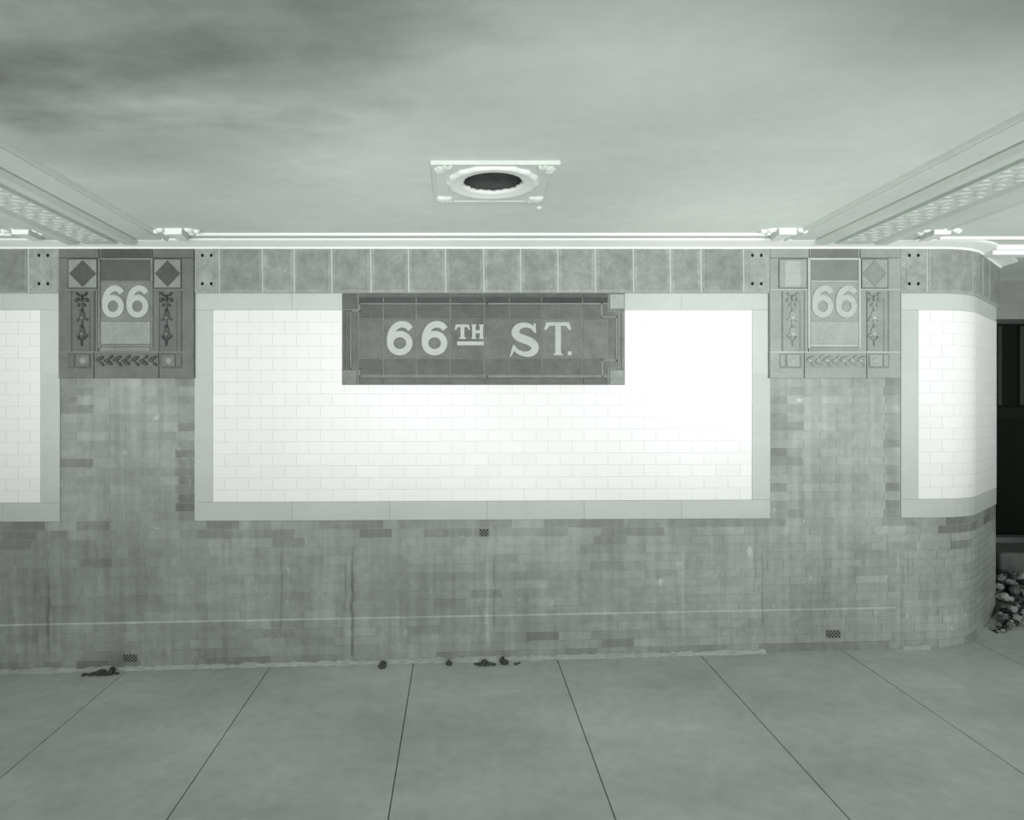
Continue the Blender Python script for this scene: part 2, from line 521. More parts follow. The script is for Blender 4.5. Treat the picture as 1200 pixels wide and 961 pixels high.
frieze(1055, None, [1087, 1124, 1138, 1155], [1071], 'frieze length of grey terracotta blocks bending round the wall end', [1.08, 1.05, 1.0, 0.98, 0.95])

# ------------------------------------------------------------------ lettering
def smooth(pts, n=6, extra=None):
    """Catmull-Rom through the points, returns points (and interpolated widths)"""
    out, wo = [], []
    m = len(pts)
    for i in range(m - 1):
        p0, p1, p2, p3 = pts[max(0, i - 1)], pts[i], pts[i + 1], pts[min(m - 1, i + 2)]
        for k in range(n):
            t = k / n
            out.append(tuple(0.5 * ((2 * p1[c]) + (-p0[c] + p2[c]) * t + (2 * p0[c] - 5 * p1[c] + 4 * p2[c] - p3[c]) * t * t
                                    + (-p0[c] + 3 * p1[c] - 3 * p2[c] + p3[c]) * t ** 3) for c in (0, 1)))
            if extra: wo.append(extra[i] * (1 - t) + extra[i + 1] * t)
    out.append(pts[-1])
    if extra: wo.append(extra[-1])
    return out, wo
def six(mb, u0, v0, kx, ky, d0, d1):
    """figure six, 30 x 40.3 px at unit scale, top left corner at u0, v0"""
    T = lambda p: (u0 + (p[0] - 453.4) * kx, v0 + (p[1] - 376.2) * ky)
    kw = (kx + ky) / 2
    ring = [T((468.5 + 11.2 * math.cos(2 * math.pi * i / 32), 402.1 + 10.6 * math.sin(2 * math.pi * i / 32))) for i in range(32)]
    mb.ribbon(ring, 3.75 * kw, d0, d1, closed=True)
    p, w = smooth([T(q) for q in ((481, 385.6), (476.8, 381.4), (470.3, 380.0), (463.6, 382.8), (459.2, 389), (457.3, 397), (457.6, 404))], 6,
                  [3.5 * kw, 3.75 * kw, 3.8 * kw, 3.85 * kw, 3.9 * kw, 3.8 * kw, 3.4 * kw])
    mb.ribbon(p, w, d0, d1 - 0.0002)

# ------------------------------------------------------------------ street name sign
SD = 0.024
sg = thing('street_sign', 'dark tile sign reading 66TH ST. in pale raised letters on the white panel', 'sign', (U(566), D, V(451)))
b = MB(); b.pslab(400.8, 732.2, 344, 451, 0.0092, SD - 0.004, 1.0); b.build('backing', M['signjoint'], sg)
b = MB()
cols = [420, 449, 487.7, 527.6, 567.5, 597, 635, 683, 713]
rs = random.Random(12)
for i in range(len(cols) - 1):
    for j, (va, vb) in enumerate(((356.5, 373.2), (374.2, 420.0), (421.0, 438.5))):
        t_ = (1.22 if j == 1 else 0.92) * rs.gauss(1, 0.05)
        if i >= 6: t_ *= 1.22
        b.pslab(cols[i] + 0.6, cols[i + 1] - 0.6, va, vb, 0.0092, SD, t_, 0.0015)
for (ua, ub) in ((412, 419.4), (713.6, 721.5)):
    for (va, vb) in ((366, 397), (398, 430)):
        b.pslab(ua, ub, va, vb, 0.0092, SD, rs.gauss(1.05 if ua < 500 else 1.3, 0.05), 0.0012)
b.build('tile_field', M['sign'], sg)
b = MB()
for i in range(len(cols) - 1):
    b.pslab(cols[i] + 0.5, cols[i + 1] - 0.5, 344.8, 348.2, 0.0092, SD + 0.009, 1.0 * rs.gauss(1, .06), 0.002)
    b.pslab(cols[i] + 0.5, cols[i + 1] - 0.5, 349.0, 354.8, 0.0092, SD - 0.001, 0.55 * rs.gauss(1, .1), 0.001)  # dark strip: shadow of the recess below the top border, painted in
    b.pslab(cols[i] + 0.5, cols[i + 1] - 0.5, 443.2, 450.6, 0.0092, SD + 0.006, 1.0 * rs.gauss(1, .06), 0.002)
for (va, vb) in ((363.5, 397), (398, 432.5)):
    b.pslab(401.4, 404.5, va, vb, 0.0092, SD + 0.006, 1.0, 0.002); b.pslab(405.3, 409.5, va, vb, 0.0092, SD + 0.002, 0.95, 0.002)
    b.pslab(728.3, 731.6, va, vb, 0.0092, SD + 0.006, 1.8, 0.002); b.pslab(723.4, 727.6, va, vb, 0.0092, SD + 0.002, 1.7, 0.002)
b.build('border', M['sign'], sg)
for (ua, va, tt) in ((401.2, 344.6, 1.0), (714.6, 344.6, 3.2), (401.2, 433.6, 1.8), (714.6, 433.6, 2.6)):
    b = MB(); b.pslab(ua, ua + 17.2, va, va + 17.0, 0.0092, SD + 0.004, tt, 0.003)
    b.build('corner_block', M['sign'], sg)
b = MB()
lft = [(571, 441), (421.5, 441), (421.5, 432), (411, 432), (411, 364.5), (421.5, 364.5), (421.5, 355.8), (571, 355.8)]
rgt = [(571, 355.8), (705, 355.8), (705, 371.5), (722.5, 371.5), (722.5, 422), (706, 422), (706, 441), (571, 441)]
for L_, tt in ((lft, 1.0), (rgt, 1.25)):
    for i in range(len(L_) - 1):
        (p, q), (p2, q2) = L_[i], L_[i + 1]
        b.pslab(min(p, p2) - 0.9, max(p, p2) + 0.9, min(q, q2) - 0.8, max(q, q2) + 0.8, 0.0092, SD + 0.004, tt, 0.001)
b.build('bead_line', M['signjoint'], sg)
LD0, LD1 = SD - 0.001, SD + 0.005
for u0 in (453.4, 494.2):
    b = MB(); six(b, u0, 376.2, 1.0, 1.0, LD0, LD1); b.build('numeral', M['letter'], sg)
def letter(*polys):
    b = MB()
    for i, q in enumerate(polys): b.poly(q, LD0, LD1 + 0.0003 * i)
    b.build('letter', M['letter'], sg)
R = lambda a, b_, c, d_: [(a, c), (b_, c), (b_, d_), (a, d_)]
letter(R(534, 549.6, 380.3, 383.4), [(534, 380.4), (536.4, 383.4), (534.4, 386.5), (532.6, 386.5)], [(549.6, 380.4), (551, 386.5), (549.2, 386.5), (547.4, 383.4)],
       R(539.6, 544.2, 383.4, 395.4), R(537.8, 546, 395.4, 397.2))
letter(R(553.3, 557.3, 381.8, 395.6), R(562.2, 566.2, 381.8, 395.6), R(557.3, 562.2, 387.0, 390.4), R(552.6, 558.2, 380.2, 381.8), R(561.4, 567, 380.2, 381.8),
       R(552.6, 558.2, 395.6, 397.2), R(561.4, 567, 395.6, 397.2))
b = MB(); b.poly(R(535.6, 567, 400.1, 404.6), LD0, LD1); b.build('underline', M['letter'], sg)
b = MB()
p, w = smooth([(626.5, 388.0), (622.8, 383.2), (615, 380.9), (607, 383.4), (603.9, 389.2), (606.6, 394.2), (613.5, 397.3), (621, 400.3), (626.2, 404.6),
               (626.6, 410), (621.8, 414.2), (614, 414.7), (606.6, 411.8), (602.6, 406.6)], 6,
              [1.6, 2.3, 2.8, 3.9, 4.5, 4.7, 4.8, 4.8, 4.6, 4.3, 3.7, 2.9, 2.4, 1.6])
b.ribbon(p, w, LD0, LD1)
b.poly([(625.3, 379.0), (627.6, 379.0), (628.4, 390.2), (626, 390.2)], LD0, LD1 + 0.0004)
b.poly([(601.2, 404.2), (603.6, 404.6), (602.5, 412), (598.2, 418.6), (597.2, 418.0)], LD0, LD1 + 0.0004)
b.build('letter', M['letter'], sg)
letter(R(640.2, 667, 377.6, 381.8), [(640.2, 377.7), (644.2, 381.8), (640.4, 386.4), (637.6, 386.4)], [(667, 377.7), (669.6, 386.4), (666.8, 386.4), (663, 381.8)],
       R(650.6, 657.4, 381.8, 413.2), [(650.6, 413.2), (657.4, 413.2), (660.2, 416.2), (647.8, 416.2)])
b = MB(); b.poly(R(665.4, 670, 411.8, 416.2), LD0, LD1); b.build('full_stop', M['letter'], sg)

# ------------------------------------------------------------------ number tablets
def tablet(u0, k, m_slab, tones, label, joint):
    """u0 = outer edge in pixels, k = width factor"""
    t = thing('number_tablet', label, 'number tablet', (U(u0 + 79.5 * k), D, V(443)), '66 tablets over the brick piers')
    X = lambda u: u0 + (u - 68) * k
    TD = FD + 0.004
    ts, tp, tl, td, to, dd = tones          # slab, number panel, lower panel, dark fields, ornament
    b = MB()
    for (va, vb) in ((289.5, 302), (302.4, 339), (339.4, 412.4), (412.8, 443.2)):      # courses of the slab
        cuts = (68, 116, 178, 227.3) if vb < 345 else ((68, 115, 227.3) if va < 400 else (68, 110, 186, 227.3))
        for i in range(len(cuts) - 1):
            b.pslab(X(cuts[i] + .3), X(cuts[i + 1] - .3), va, vb, 0.0, TD, ts * random.uniform(.94, 1.06), 0.002)
    b.build('slab', m_slab, t)
    b = MB()                               # pale pointing lines
    b.pslab(X(68.5), X(115), 338.8, 339.8, 0.0, TD + 0.001); b.pslab(X(178), X(226.8), 338.8, 339.8, 0.0, TD + 0.001)
    b.pslab(X(68.5), X(226.8), 412.0, 413.2, 0.0, TD + 0.001)
    b.build('pointing', joint, t)
    b = MB()                               # raised bead frame about the number
    for (a, c, va, vb) in ((114.6, 117.4, 302, 408), (176.2, 179, 302, 408), (117.4, 176.2, 302, 304.6), (117.4, 176.2, 403.4, 406), (117.4, 176.2, 328.6, 330.0)):
        b.pslab(X(a), X(c), va, vb, 0.0, TD + 0.008, 1.0, 0.002)
    b.build('frame', joint, t)
    b = MB(); b.pslab(X(118), X(176), 305, 328.4, 0.0, TD - 0.001 + 0.002, td, 0.001)
    b.pslab(X(118), X(176), 291.5, 301.6, 0.0, TD + 0.003, td * 0.8, 0.001); b.build('upper_field', m_slab, t)
    b = MB(); b.pslab(X(118), X(176), 330.2, 376.5, 0.0, TD + 0.002, tp, 0.001); b.build('number_field', m_slab, t)
    b = MB(); b.pslab(X(118), X(176), 376.9, 403, 0.0, TD + 0.003, tl, 0.001)
    b.pslab(X(118), X(176), 406.6, 411.5, 0.0, TD + 0.003, tl * 0.75, 0.001); b.build('lower_field', m_slab, t)
    for uu in (119.7, 148.4):
        b = MB(); six(b, X(uu), 334.2, 0.84 * k, 0.95, TD, TD + 0.009); b.build('numeral', M['letter'], t)
    for (ua, ub) in ((80, 113), (180.5, 211.5)):          # diamond tiles
        b = MB(); b.pslab(X(ua), X(ub), 304, 337, 0.0, TD + 0.004, tl * 0.92, 0.001)
        for (a, c, va, vb) in ((ua, ub, 303, 304), (ua, ub, 337, 338), (ua - .8, ua, 303, 338), (ub, ub + .8, 303, 338)):
            b.pslab(X(a), X(c), va, vb, 0.0, TD + 0.006, td * 0.8)
        pl = b.build('corner_tile', m_slab, t)
        uc = (ua + ub) / 2; hw = (ub - ua) / 2 - 0.8
        if ua < 100 and dd > 0.7:               # plain worn tile without a diamond
            d = MB(); d.pslab(X(ua + 6), X(ub - 7), 305.5, 335.5, 0.0, TD + 0.006, tl * 1.12, 0.002)
            d.build('plain_square', m_slab, pl); continue
        d = MB(); d.poly([(X(uc - hw), 320.5), (X(uc), 305), (X(uc + hw), 320.5), (X(uc), 336)], TD + 0.002, TD + 0.008, dd)
        d.build('diamond', m_slab, pl)
    for (uc, ua, ub) in ((96.5, 84, 110), (195.5, 187, 212)):     # hanging ornament in the side strips
        b = MB()
        b.pslab(X(ua), X(ub), 342, 411, 0.0, TD + 0.002, ts * 0.92, 0.001)
        for (a, c) in ((ua - 1, ua), (ub, ub + 1)): b.pslab(X(a), X(c), 341, 411.5, 0.0, TD + 0.005, td * 0.9)
        b.pslab(X(ub - 5.5), X(ub - 4.5), 350, 411.5, 0.0, TD + 0.004, td)
        z = TD + 0.001
        x = X(uc) - 0.5
        for sgn in (-1, 1):
            b.wblob(x + sgn * 4.6, 345, 3.6, 1.7, z, 0.018, sgn * -0.7, to)
            b.wblob(x + sgn * 5.4, 351.5, 3.4, 2.4, z, 0.018, sgn * 0.5, to)
            b.wblob(x + sgn * 3.4, 357.5, 2.6, 1.5, z, 0.014, sgn * 0.9, to)
        b.wblob(x, 349.5, 2.2, 4.4, z, 0.021, 0, to)
        b.ribbon([(x, 352), (x, 402)], 0.9, z, z + 0.006, tone=to)
        for vv in (365, 384):
            b.poly([(x - 2.2, vv), (x + 2.2, vv), (x + 4.2, vv + 7.5), (x - 4.2, vv + 7.5)], z, z + 0.007, to)
            b.ribbon([(x - 6.4, vv + 10), (x - 3, vv + 8.4), (x + 3, vv + 8.4), (x + 6.4, vv + 10)], 1.1, z, z + 0.010, tone=to)
            b.wblob(x, vv + 7.5, 2.0, 2.4, z + 0.004, 0.009, 0, min(1.6, to * 2.6))
            b.wblob(x, vv - 1.5, 2.6, 1.8, z, 0.018, 0, to)
        b.wblob(x - 3, 396.5, 3.4, 1.5, z, 0.016, 0.6, to); b.wblob(x + 3, 396.5, 3.4, 1.5, z, 0.016, -0.6, to)
        b.wblob(x, 402, 1.7, 4.2, z, 0.016, 0, to)
        b.build('hanging_ornament', m_slab, t)
    b = MB()                               # leaf scroll along the foot
    b.pslab(X(112), X(184), 414, 431, 0.0, TD + 0.002, ts * 0.95, 0.001)
    for i in range(7):
        u = 117 + i * 10.3; sgn = 1 if i % 2 else -1
        b.wblob(X(u), 422.5 + sgn * 2.2, 6.0, 2.4, TD + .001, 0.015, sgn * 0.5, to)
        b.wblob(X(u + 3), 422.5 - sgn * 4.2, 3.2, 1.8, TD + .001, 0.015, -sgn * 0.7, to * 1.1)
        b.wblob(X(u - 1), 422.5 - sgn * 0.5, 1.8, 1.8, TD + .002, 0.018, 0, to * 1.8)
    b.build('leaf_scroll', m_slab, t)
    for (ua, ub, q) in ((80, 107, 1), (188, 213.5, -1)):   # square blocks at the foot
        b = MB(); b.pslab(X(ua), X(ub), 414.5, 431.5, 0.0, TD + 0.002, ts * 0.7, 0.001)
        c0 = ub - 18 if q > 0 else ua + 1.5
        b.pslab(X(c0), X(c0 + 15.5), 415.5, 429.5, 0.0, TD + 0.007, ts * 1.1, 0.002)
        b.wblob(X(c0 + 8), 422.5, 4.2, 4.2, TD + .006, 0.008, 0, tl)
        c1 = ua + 1 if q > 0 else ub - 7
        b.pslab(X(c1), X(c1 + 5.5), 415.5, 429.5, 0.0, TD + 0.005, ts, 0.001)
        b.build('corner_block', m_slab, t)
    return t
tablet(68, 1.0, M['tabdark'], (1.08, 1.4, 2.0, 0.72, 0.55, 0.6), 'darker of the two 66 number tablets, with dark diamonds, above a brick pier', M['signjoint'])
tablet(902, 0.965, M['tablight'], (1.0, 1.0, 1.15, 0.68, 1.0, 0.82), 'paler of the two 66 number tablets, above the brick pier nearer the dark opening', M['joint'])

# ------------------------------------------------------------------ iron vents in the brickwork
def wall_vent(u, v, nx, ny, cell, label):
    t = thing('wall_vent', label, 'vent', (U(u), D, V(v + ny * cell / 2)), 'checkered vents in the brickwork')
    hw, hh = nx * cell / 2, ny * cell / 2
    b = MB(); b.pslab(u - hw, u + hw, v - hh, v + hh, 0.0, 0.0068, 1.0); b.build('backplate', M['dark'], t)
    g = MB()
    for i in range(nx):
        for j in range(ny):
            if (i + j) % 2:
                g.pslab(u - hw + i * cell - .1, u - hw + (i + 1) * cell + .1, v - hh + j * cell - .1, v - hh + (j + 1) * cell + .1, 0.0, 0.011, 1.0, 0.001)
    for (a, c, va, vb) in ((-hw - .5, hw + .5, -hh - .5, -hh), (-hw - .5, hw + .5, hh, hh + .5), (-hw - .5, -hw, -hh, hh), (hw, hw + .5, -hh, hh)):
        g.pslab(u + a, u + c, v + va, v + vb, 0.0, 0.010, 0.8)
    g.build('grille', M['iron'], t)
wall_vent(567.3, 624.5, 5, 4, 1.95, 'small square checkered iron vent under the wide white panel')
wall_vent(151.8, 771.7, 8, 4, 1.9, 'checkered iron vent at the wall foot below the darker 66 tablet')
wall_vent(977.0, 743.3, 8, 4, 1.9, 'checkered iron vent at the wall foot below the paler 66 tablet')

# ------------------------------------------------------------------ floor
XR, YB = 6.4, -4.0
lines = [-1.191 + 0.9085 * k for k in range(-4, 9)]
ed = [XL] + [x for x in lines if XL < x < XR] + [XR]
fl = MB()
g = 0.0032
for i in range(len(ed) - 1):
    a = ed[i] + (g if i else 0); c = ed[i + 1] - (g if i < len(ed) - 2 else 0)
    vs = []
    for (x, y) in ((a, YB), (c, YB), (c, 6.3), (a, 6.3)):
        vs.append((x, y, floor_z(x, y)))
    for (x, y) in ((a, YB), (c, YB), (c, 6.3), (a, 6.3)):
        vs.append((x, y, floor_z(x, y) - 0.2))
    fl.add(vs, [(0, 1, 2, 3), (4, 7, 6, 5), (0, 4, 5, 1), (1, 5, 6, 2), (2, 6, 7, 3), (3, 7, 4, 0)], random.gauss(1, 0.015))
for x in ed[1:-1]:
    vs = [(x - g, YB, floor_z(x, YB) - 0.012), (x + g, YB, floor_z(x, YB) - 0.012), (x + g, 6.3, floor_z(x, 6.3) - 0.012), (x - g, 6.3, floor_z(x, 6.3) - 0.012)]
    fl.add(vs, [(0, 1, 2, 3)], 0.6)
struct(fl.build('floor', M['floor'], recalc=False), 'grey concrete platform with scored joints', 'floor')

# ------------------------------------------------------------------ ceiling with the vent hole
CX, CY, RH = 0.158, 3.042, 0.135
ce = MB()
hq = 0.2
xs = [XL, CX - hq, CX + hq, XR]; ys = [YB, CY - hq, CY + hq, 6.3]
for i in range(3):
    for j in range(3):
        if i == 1 and j == 1: continue
        ce.box(xs[i], xs[i + 1], ys[j], ys[j + 1], CEIL, CEIL + 0.15)
struct(ce.build('ceiling', M['plaster'], recalc=False), 'smoke-grey plaster ceiling', 'ceiling')

md = thing('ceiling_medallion', 'square plaster ceiling medallion with a ring around a dark vent hole', 'ceiling medallion', (CX, CY, CEIL))
ZC = CEIL
b = MB()
hw, hy, PY = 0.272, 0.257, 3.07
nq = 12                                   # square plate with a round hole
def plate(z, r0):
    b0 = len(b.v); n = 48
    for i in range(n):
        a = 2 * math.pi * (i + .5) / n
        c, s = math.cos(a), math.sin(a); m = max(abs(c), abs(s))
        b.v.append((CX + hw * c / m, PY + hy * s / m, z)); b.v.append((CX + r0 * c, CY + r0 * s, z))
    return b0, n
p0, n = plate(ZC - 0.014, 0.19); p1, _ = plate(ZC + 0.001, 0.19)
for i in range(n):
    j = (i + 1) % n
    b.face([p0 + 2 * i, p0 + 2 * j, p0 + 2 * j + 1, p0 + 2 * i + 1]); b.face([p0 + 2 * i, p1 + 2 * i, p1 + 2 * j, p0 + 2 * j])
    b.face([p1 + 2 * i, p1 + 2 * i + 1, p1 + 2 * j + 1, p1 + 2 * j])
    b.face([p0 + 2 * i + 1, p0 + 2 * j + 1, p1 + 2 * j + 1, p1 + 2 * i + 1])
b.build('square_plate', M['plaster'], md)
b = MB()
for (a, c, y0, y1) in ((-hw - .004, hw + .004, -hy - .004, -hy + .014), (-hw - .004, hw + .004, hy - .014, hy + .004), (-hw - .004, -hw + .014, -hy + .014, hy - .014), (hw - .014, hw + .004, -hy + .014, hy - .014)):
    b.box(CX + a, CX + c, PY + y0, PY + y1, ZC - (0.019 if y0 < -hy else 0.017), ZC - 0.001)
b.build('rim', M['rib'], md)
b = MB()
rj = random.Random(5)
prof = [(0.210, ZC - 0.012), (0.210, ZC - 0.020), (0.203, ZC - 0.028), (0.192, ZC - 0.030), (0.178, ZC - 0.026), (0.165, ZC - 0.022), (0.150, ZC - 0.022), (0.142, ZC - 0.020), (RH, ZC - 0.014),
        (RH, ZC - 0.004), (0.19, ZC - 0.004)]
b.lathe(prof, CX, CY, 64, wob=lambda a, r: (0.004 * math.sin(22 * a) + 0.003 * math.sin(9 * a + 1) if r < 0.142 else 0.005 * math.cos(16 * a) if r > .2 else 0))
b.build('ring', M['mould'], md, smooth=True)
b = MB()
b.lathe([(0.142, ZC - 0.003), (0.142, ZC + 0.5), (0.001, ZC + 0.5)], CX, CY, 32)
b.build('shaft', M['lump'], md, recalc=False)
for sx in (-1, 1):
    for sy in (-1, 1):
        b = MB()
        cx, cy = CX + sx * 0.205, PY + sy * 0.195
        def fn(px, py): return lambda a, b_, h: (px + a, py + b_, ZC - 0.013 - h)
        base_a = math.atan2(sy, sx)
        for k, da in enumerate((-1.1, -0.55, 0, 0.55, 1.1)):
            a = base_a + da; l = 0.036 if k == 2 else 0.03
            b.blob(fn(cx + math.cos(a) * l, cy + math.sin(a) * l), 0.034, 0.013, 0.018, a)
        b.blob(fn(cx, cy), 0.02, 0.02, 0.015)
        b.build('corner_leaf', M['rib'], md, smooth=True)

# white dab beside the medallion
b = MB(); dx, dy = (631.5 - UC) * 1.061 / 237.0, F * 1.061 / 237.0
b.blob(lambda a, b_, h: (dx + a, dy + b_, CEIL + 0.001 - h), 0.016, 0.026, 0.012)
tag(b.build('plaster_dab', M['mould'], smooth=True), 'tiny white plaster dab on the ceiling beside the vent medallion', 'plaster dab')

# cornice along the wall top
zc0 = H + 1.0196
prof = [(0.0, zc0), (0.035, zc0), (0.040, zc0 + 0.010), (0.090, zc0 + 0.022), (0.119, CEIL - 0.012), (0.126, CEIL - 0.008), (0.126, CEIL + 0.002), (0.0, CEIL + 0.002)]
ss = [XL, 0, SB] + [SB + SA * i / 14 for i in range(1, 15)] + [SB + SA + LEND * 0.5, S_END]
b = MB(); b.sweep(prof, ss)
struct(b.build('trim_2', M['mould']), 'white plaster cornice', 'cornice')

# thin raised mouldings framing the ceiling bays
def bead(xa, xb, y0, name):
    b = MB()
    pr = [(-0.012, 0.0), (-0.012, -0.010), (-0.006, -0.016), (0.004, -0.016), (0.014, -0.008), (0.022, -0.006), (0.022, 0.0)]
    vs = []
    for x in (xa, xb):
        vs += [(x, y0 + p[0], CEIL + 0.001 + p[1]) for p in pr]
    n = len(pr)
    b.add(vs, [tuple(range(n)), tuple(range(n, 2 * n))] + [(i, (i + 1) % n, n + (i + 1) % n, n + i) for i in range(n)])
    struct(b.build(name, M['mould']))
bead(-1.575, 1.86, 3.975, 'trim_3')
bead(XL, -2.68, 3.975, 'trim_4')
bead(2.95, 5.6, 4.06, 'trim_5')
b = MB(); b.box(3.46, 5.6, 4.28, 4.36, CEIL - 0.055, CEIL + 0.001); b.box(3.46, 5.6, 4.25, 4.28, CEIL - 0.03, CEIL + 0.001)
struct(b.build('trim_6', M['mould']))

# ------------------------------------------------------------------ ornamental ceiling ribs
def ceiling_rib(x0, x1, sign, label):
    """x0 = edge towards the sign bay"""
    w = abs(x1 - x0) / 0.86
    t = thing('ceiling_rib', label, 'ceiling rib', ((x0 + x1) / 2, 2.0, CEIL), 'ornamental plaster ceiling ribs')
    X = lambda q: x0 + sign * q * w
    ya, yb = YB, 4.10
    def bar(name, q0, q1, drop, ch=0.006):
        b = MB()
        a, c = sorted((X(q0), X(q1)))
        pts = [(a, 0), (a, -drop + ch), (a + ch, -drop), (c - ch, -drop), (c, -drop + ch), (c, 0)]
        n = 6
        vs = [(p[0], y, CEIL + 0.001 + p[1]) for y in (ya, yb) for p in pts]
        b.add(vs, [tuple(range(n)), tuple(range(n, 2 * n))] + [(i, (i + 1) % n, n + (i + 1) % n, n + i) for i in range(n)])
        return b.build(name, M['rib'], t)
    bar('edge_bead', -0.005, 0.035, 0.016, 0.014); bar('edge_bead', 0.825, 0.865, 0.016, 0.014)
    bar('flat_band', 0.045, 0.195, 0.010, 0.004); bar('flat_band', 0.665, 0.815, 0.010, 0.004)
    bar('raised_band', 0.20, 0.30, 0.038, 0.022); bar('raised_band', 0.56, 0.66, 0.038, 0.022)
    b = MB()
    a, c = sorted((X(0.33), X(0.53)))
    b.box(a, c, ya, yb, CEIL - 0.032, CEIL + 0.001)
    y = 1.2; i = 0; mid = (a + c) / 2
    while y < yb - 0.05:
        for sg_ in (-1, 1):
            b.blob(lambda p, q, h, yy=y, s_=sg_: (mid + s_ * 0.042 * w + p, yy + q, CEIL - 0.0315 - h), 0.040, 0.024, 0.0045, sg_ * 0.7)
            b.blob(lambda p, q, h, yy=y, s_=sg_: (mid + s_ * 0.075 * w + p, yy + 0.05 + q, CEIL - 0.0315 - h), 0.020, 0.018, 0.0045)
        b.blob(lambda p, q, h, yy=y: (mid + p, yy + 0.055 + q, CEIL - 0.0315 - h), 0.018, 0.034, 0.005)
        y += 0.115; i += 1
    b.build('ornament_band', M['rib'], t)
ceiling_rib(-1.79, -2.64, -1, 'ornamental plaster ceiling rib running to the wall by the darker 66 tablet')
ceiling_rib(2.01, 2.88, 1, 'ornamental plaster ceiling rib running to the wall by the paler 66 tablet')

def plaster_block(x, fl_, label):
    t = thing('plaster_block', label, 'plaster ornament', (x, 3.93, CEIL), 'small plaster ornaments at the rib ends')
    b = MB()
    ya, yb = 3.86, 4.02
    vs = [(x - .052, ya, CEIL + .001), (x + .052, ya, CEIL + .001), (x + .030, yb, CEIL + .001), (x - .030, yb, CEIL + .001),
          (x - .048, ya + .004, CEIL - .034), (x + .048, ya + .004, CEIL - .034), (x + .026, yb, CEIL - .034), (x - .026, yb, CEIL - .034)]
    b.add(vs, [(0, 1, 2, 3), (4, 7, 6, 5), (0, 4, 5, 1), (1, 5, 6, 2), (2, 6, 7, 3), (3, 7, 4, 0)])
    b.build('tapered_block', M['mould'], t)
    for sg_ in (-1, 1):
        c = MB()
        for (ox, oy, ru, rv, an) in ((0.085, 0.02, 0.03, 0.022, 0.5), (0.075, 0.085, 0.022, 0.030, 0.2), (0.12, 0.045, 0.022, 0.02, 0)):
            c.blob(lambda p, q, h, a=x + sg_ * ox, d_=ya + oy: (a + p, d_ + q, CEIL + .001 - h), ru, rv, 0.022, sg_ * an)
        c.build('scroll', M['mould'], t, smooth=True)
plaster_block(-1.665, 1, 'small tapered plaster ceiling block beside the darker tablet rib, on the sign side')
plaster_block(-2.56, -1, 'small tapered plaster ceiling block beside the darker tablet rib, on the picture-edge side')
plaster_block(1.925, -1, 'small tapered plaster ceiling block beside the paler tablet rib, on the sign side')
plaster_block(2.83, 1, 'small tapered plaster ceiling block beside the paler tablet rib, on the wall-end side')

# ------------------------------------------------------------------ beyond the wall end
b = MB(); x = ex + 0.03; rr = random.Random(8)
while x < 6.3:
    wd = rr.uniform(0.16, 0.22); e = min(x + wd, 6.4)
    b.box(x, e - 0.008, 5.98 + rr.uniform(0, .01), 6.01, -0.2, CEIL - 0.02, rr.uniform(.5, 1.5)); x = e
b.box(ex + 0.03, 6.4, 6.02, 6.05, -0.2, CEIL - 0.02, 0.5)
hd = b
t = thing('timber_hoarding', 'dark upright timber boards closing the opening past the wall end', 'hoarding', (5.1, 6.0, 0.05))
hd.build('boards', M['board'], t)
b = MB(); b.box(ex + 0.03, 6.4, 5.93, 5.98, 1.52, 1.62, 1.0); b.build('rail', M['board'], t)
for xb_ in (4.86, 5.06, 5.75):
    b = MB(); b.box(xb_, xb_ + 0.035, 5.955, 5.982, 1.64, 2.35, 3.2); b.build('batten', M['board'], t)
b = MB()
zf = floor_z(4.9, 5.5)
b.add([(4.27, 5.2, zf - .1), (6.2, 5.2, zf - .1), (6.2, 5.75, zf - .1), (4.27, 5.75, zf - .1),
       (4.27, 5.2, 0.47), (6.2, 5.2, 0.47), (6.2, 5.75, 0.47), (4.27, 5.75, 0.47)],
      [(0, 3, 2, 1), (4, 5, 6, 7), (0, 1, 5, 4), (1, 2, 6, 5), (2, 3, 7, 6), (3, 0, 4, 7)])
o = b.build('stone_block', M['stone'])
bv = o.modifiers.new('soft_edges', 'BEVEL'); bv.width = 0.02; bv.segments = 2
tag(o, 'low rough stone block behind the rubble heap past the wall end', 'stone block')
b = MB(); b.box(4.15, 6.2, 5.60, 5.72, 0.471, 0.515); 
tag(b.build('timber_plank', M['stone']), 'long thin plank lying on the stone block past the wall end', 'plank')
b = MB(); rr = random.Random(21)
hx, hy = 4.18, 4.84
for i in range(70):                        # loose toe along the foot of the splayed wall
    q = rr.random()
    px = 3.60 + 0.42 * q; py = 4.49 + 0.24 * q - rr.uniform(0.0, 0.10)
    r_ = rr.uniform(0.010, 0.030) * (0.5 + 0.8 * q)
    b.rock((px, py, floor_z(px, py) + r_ * rr.uniform(.3, 1.4 + 2 * q)), r_, rr, rr.choice((0.2, 0.3, 0.5, 1.2, 2.2)))
for i in range(330):
    a = rr.uniform(0, 2 * math.pi); q = rr.random() ** 0.6
    px, py = hx + 0.55 * q * math.cos(a), hy + 0.36 * q * math.sin(a)
    # keep clear of the wall end
    if px < ex + 0.03 and py > ey - 0.06 - (ex - px) * 0.9: continue
    top = 0.27 * max(0, 1 - q ** 1.5)
    r_ = rr.uniform(0.014, 0.042)
    b.rock((px, py, floor_z(px, py) + rr.uniform(max(0, top - .06), top) + r_ * .4), r_, rr, rr.choice((0.15, 0.25, 0.5, 1.0, 2.0, 2.6)))
tag(b.build('rubble_heap', M['rubble']), 'heap of broken rubble on the platform past the wall end', 'rubble', kind='stuff')

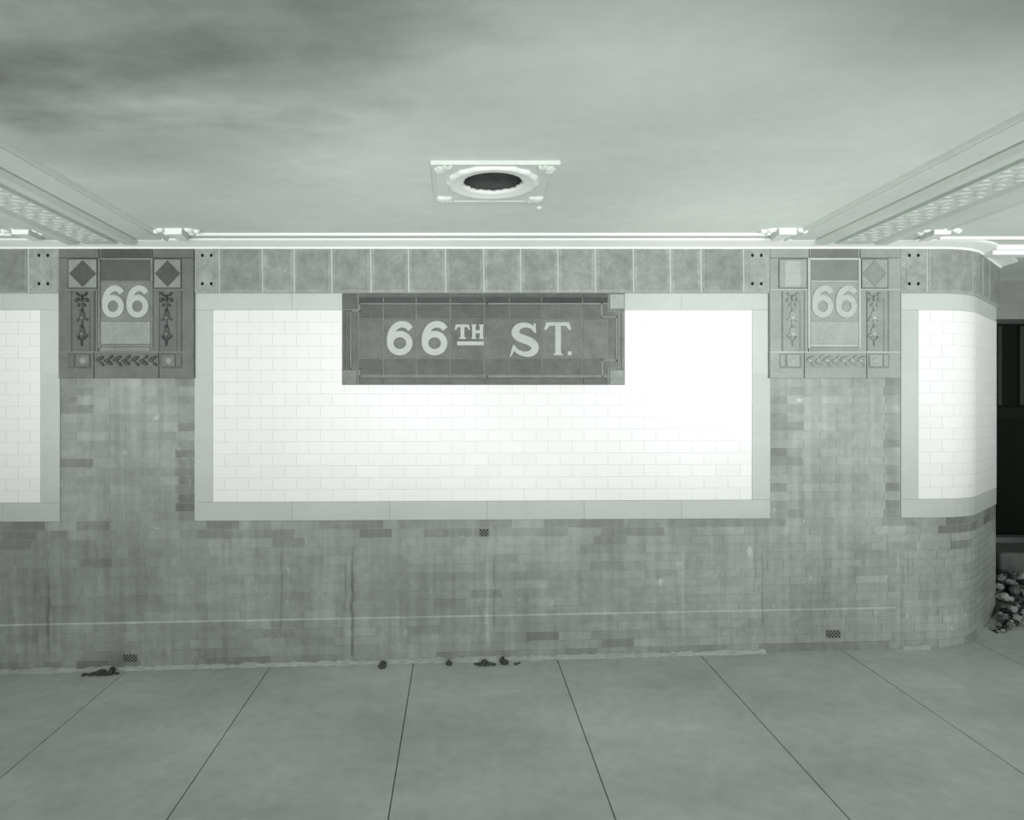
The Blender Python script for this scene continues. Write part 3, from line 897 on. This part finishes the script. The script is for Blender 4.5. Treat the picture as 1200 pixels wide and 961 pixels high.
# lumps of dropped mortar along the foot of the wall
def lump(u, v, parts, label, group=None):
    b = MB(); rr = random.Random(int(u))
    for (du, r_, fl_) in parts:
        x = U(u + du, 0.07); z = floor_z(x, D - 0.08)
        b.rock((x, D - 0.085 + rr.uniform(-.01, .01), z + r_ * fl_ * 0.7), r_, rr, 1.0, fl_)
    tag(b.build('mortar_lump', M['lump']), label, 'mortar lump', group or 'dark mortar lumps along the wall foot')
lump(448.5, 772, [(0, .024, 1.0), (1.5, .018, 1.0)], 'dark mortar lump at the wall foot, nearest the long dark drip stain')
lump(526.5, 773, [(0, .023, .8)], 'small round dark mortar lump at the wall foot, second from the dark drip stain')
lump(568, 774, [(0, .03, .7), (5, .022, .5), (-6, .022, .5), (10, .016, .4), (-11, .012, .4)], 'widest dark mortar lump at the wall foot, straight below the square vent')
lump(588.5, 773, [(0, .024, 1.1), (3, .02, .9)], 'upright dark mortar lump at the wall foot beside the widest lump')
lump(604, 775, [(0, .014, .4), (4, .011, .4)], 'tiny flat dark mortar lump at the wall foot, right of the square vent')
lump(118, 788, [(0, .03, .6), (-9, .024, .4), (-18, .02, .3), (13, .028, .9), (7, .02, .6), (20, .014, .4)], 'spread of dark mortar crumbs at the wall foot beside the vent below the darker tablet')

# ------------------------------------------------------------------ light
w = bpy.data.worlds.new('station_air'); SC.world = w
w.use_nodes = True
bg = w.node_tree.nodes['Background']
bg.inputs[0].default_value = (1, 1, 1, 1); bg.inputs[1].default_value = 0.22
def spot(name, loc, aim, power, size, blend, rad):
    l = bpy.data.lights.new(name, 'SPOT'); l.energy = power; l.spot_size = math.radians(size); l.spot_blend = blend; l.shadow_soft_size = rad
    o = bpy.data.objects.new(name, l); COL.objects.link(o)
    o.location = loc
    o.rotation_euler = (Vector(aim) - Vector(loc)).to_track_quat('-Z', 'Y').to_euler()
    return o
for x_, p_ in ((-2.6, 190), (-0.4, 215), (1.7, 228), (3.8, 262)):
    spot('upper_fill_spot', (x_, -1.8, 1.62), (x_, D, 1.05), p_, 66, 1.0, 0.22)  # unseen fill spots added behind the camera for wall and floor
for x_, p_ in ((-3.3, 290), (-1.4, 285), (0.6, 375), (2.6, 400), (4.5, 400)):
    spot('low_fill_spot', (x_, -1.2, 0.15), (x_, D, 2.66), p_, 46, 1.0, 0.25)  # unseen low spots added to brighten the ceiling near the wall

# ------------------------------------------------------------------ camera
cd = bpy.data.cameras.new('camera'); cam = bpy.data.objects.new('camera', cd); COL.objects.link(cam)
cam.location = (0, 0, H); cam.rotation_euler = (math.radians(90), 0, 0)
cd.sensor_width = 36.0; cd.sensor_fit = 'HORIZONTAL'; cd.lens = F / 1200 * 36
cd.shift_x = (600 - UC) / 1200; cd.shift_y = 0.0
cd.clip_start = 0.02
SC.camera = cam
SC.view_settings.view_transform = 'Standard'; SC.view_settings.look = 'None'
SC.view_settings.gamma = 1.0; SC.view_settings.use_curve_mapping = False
SC.view_settings.exposure = 0.5
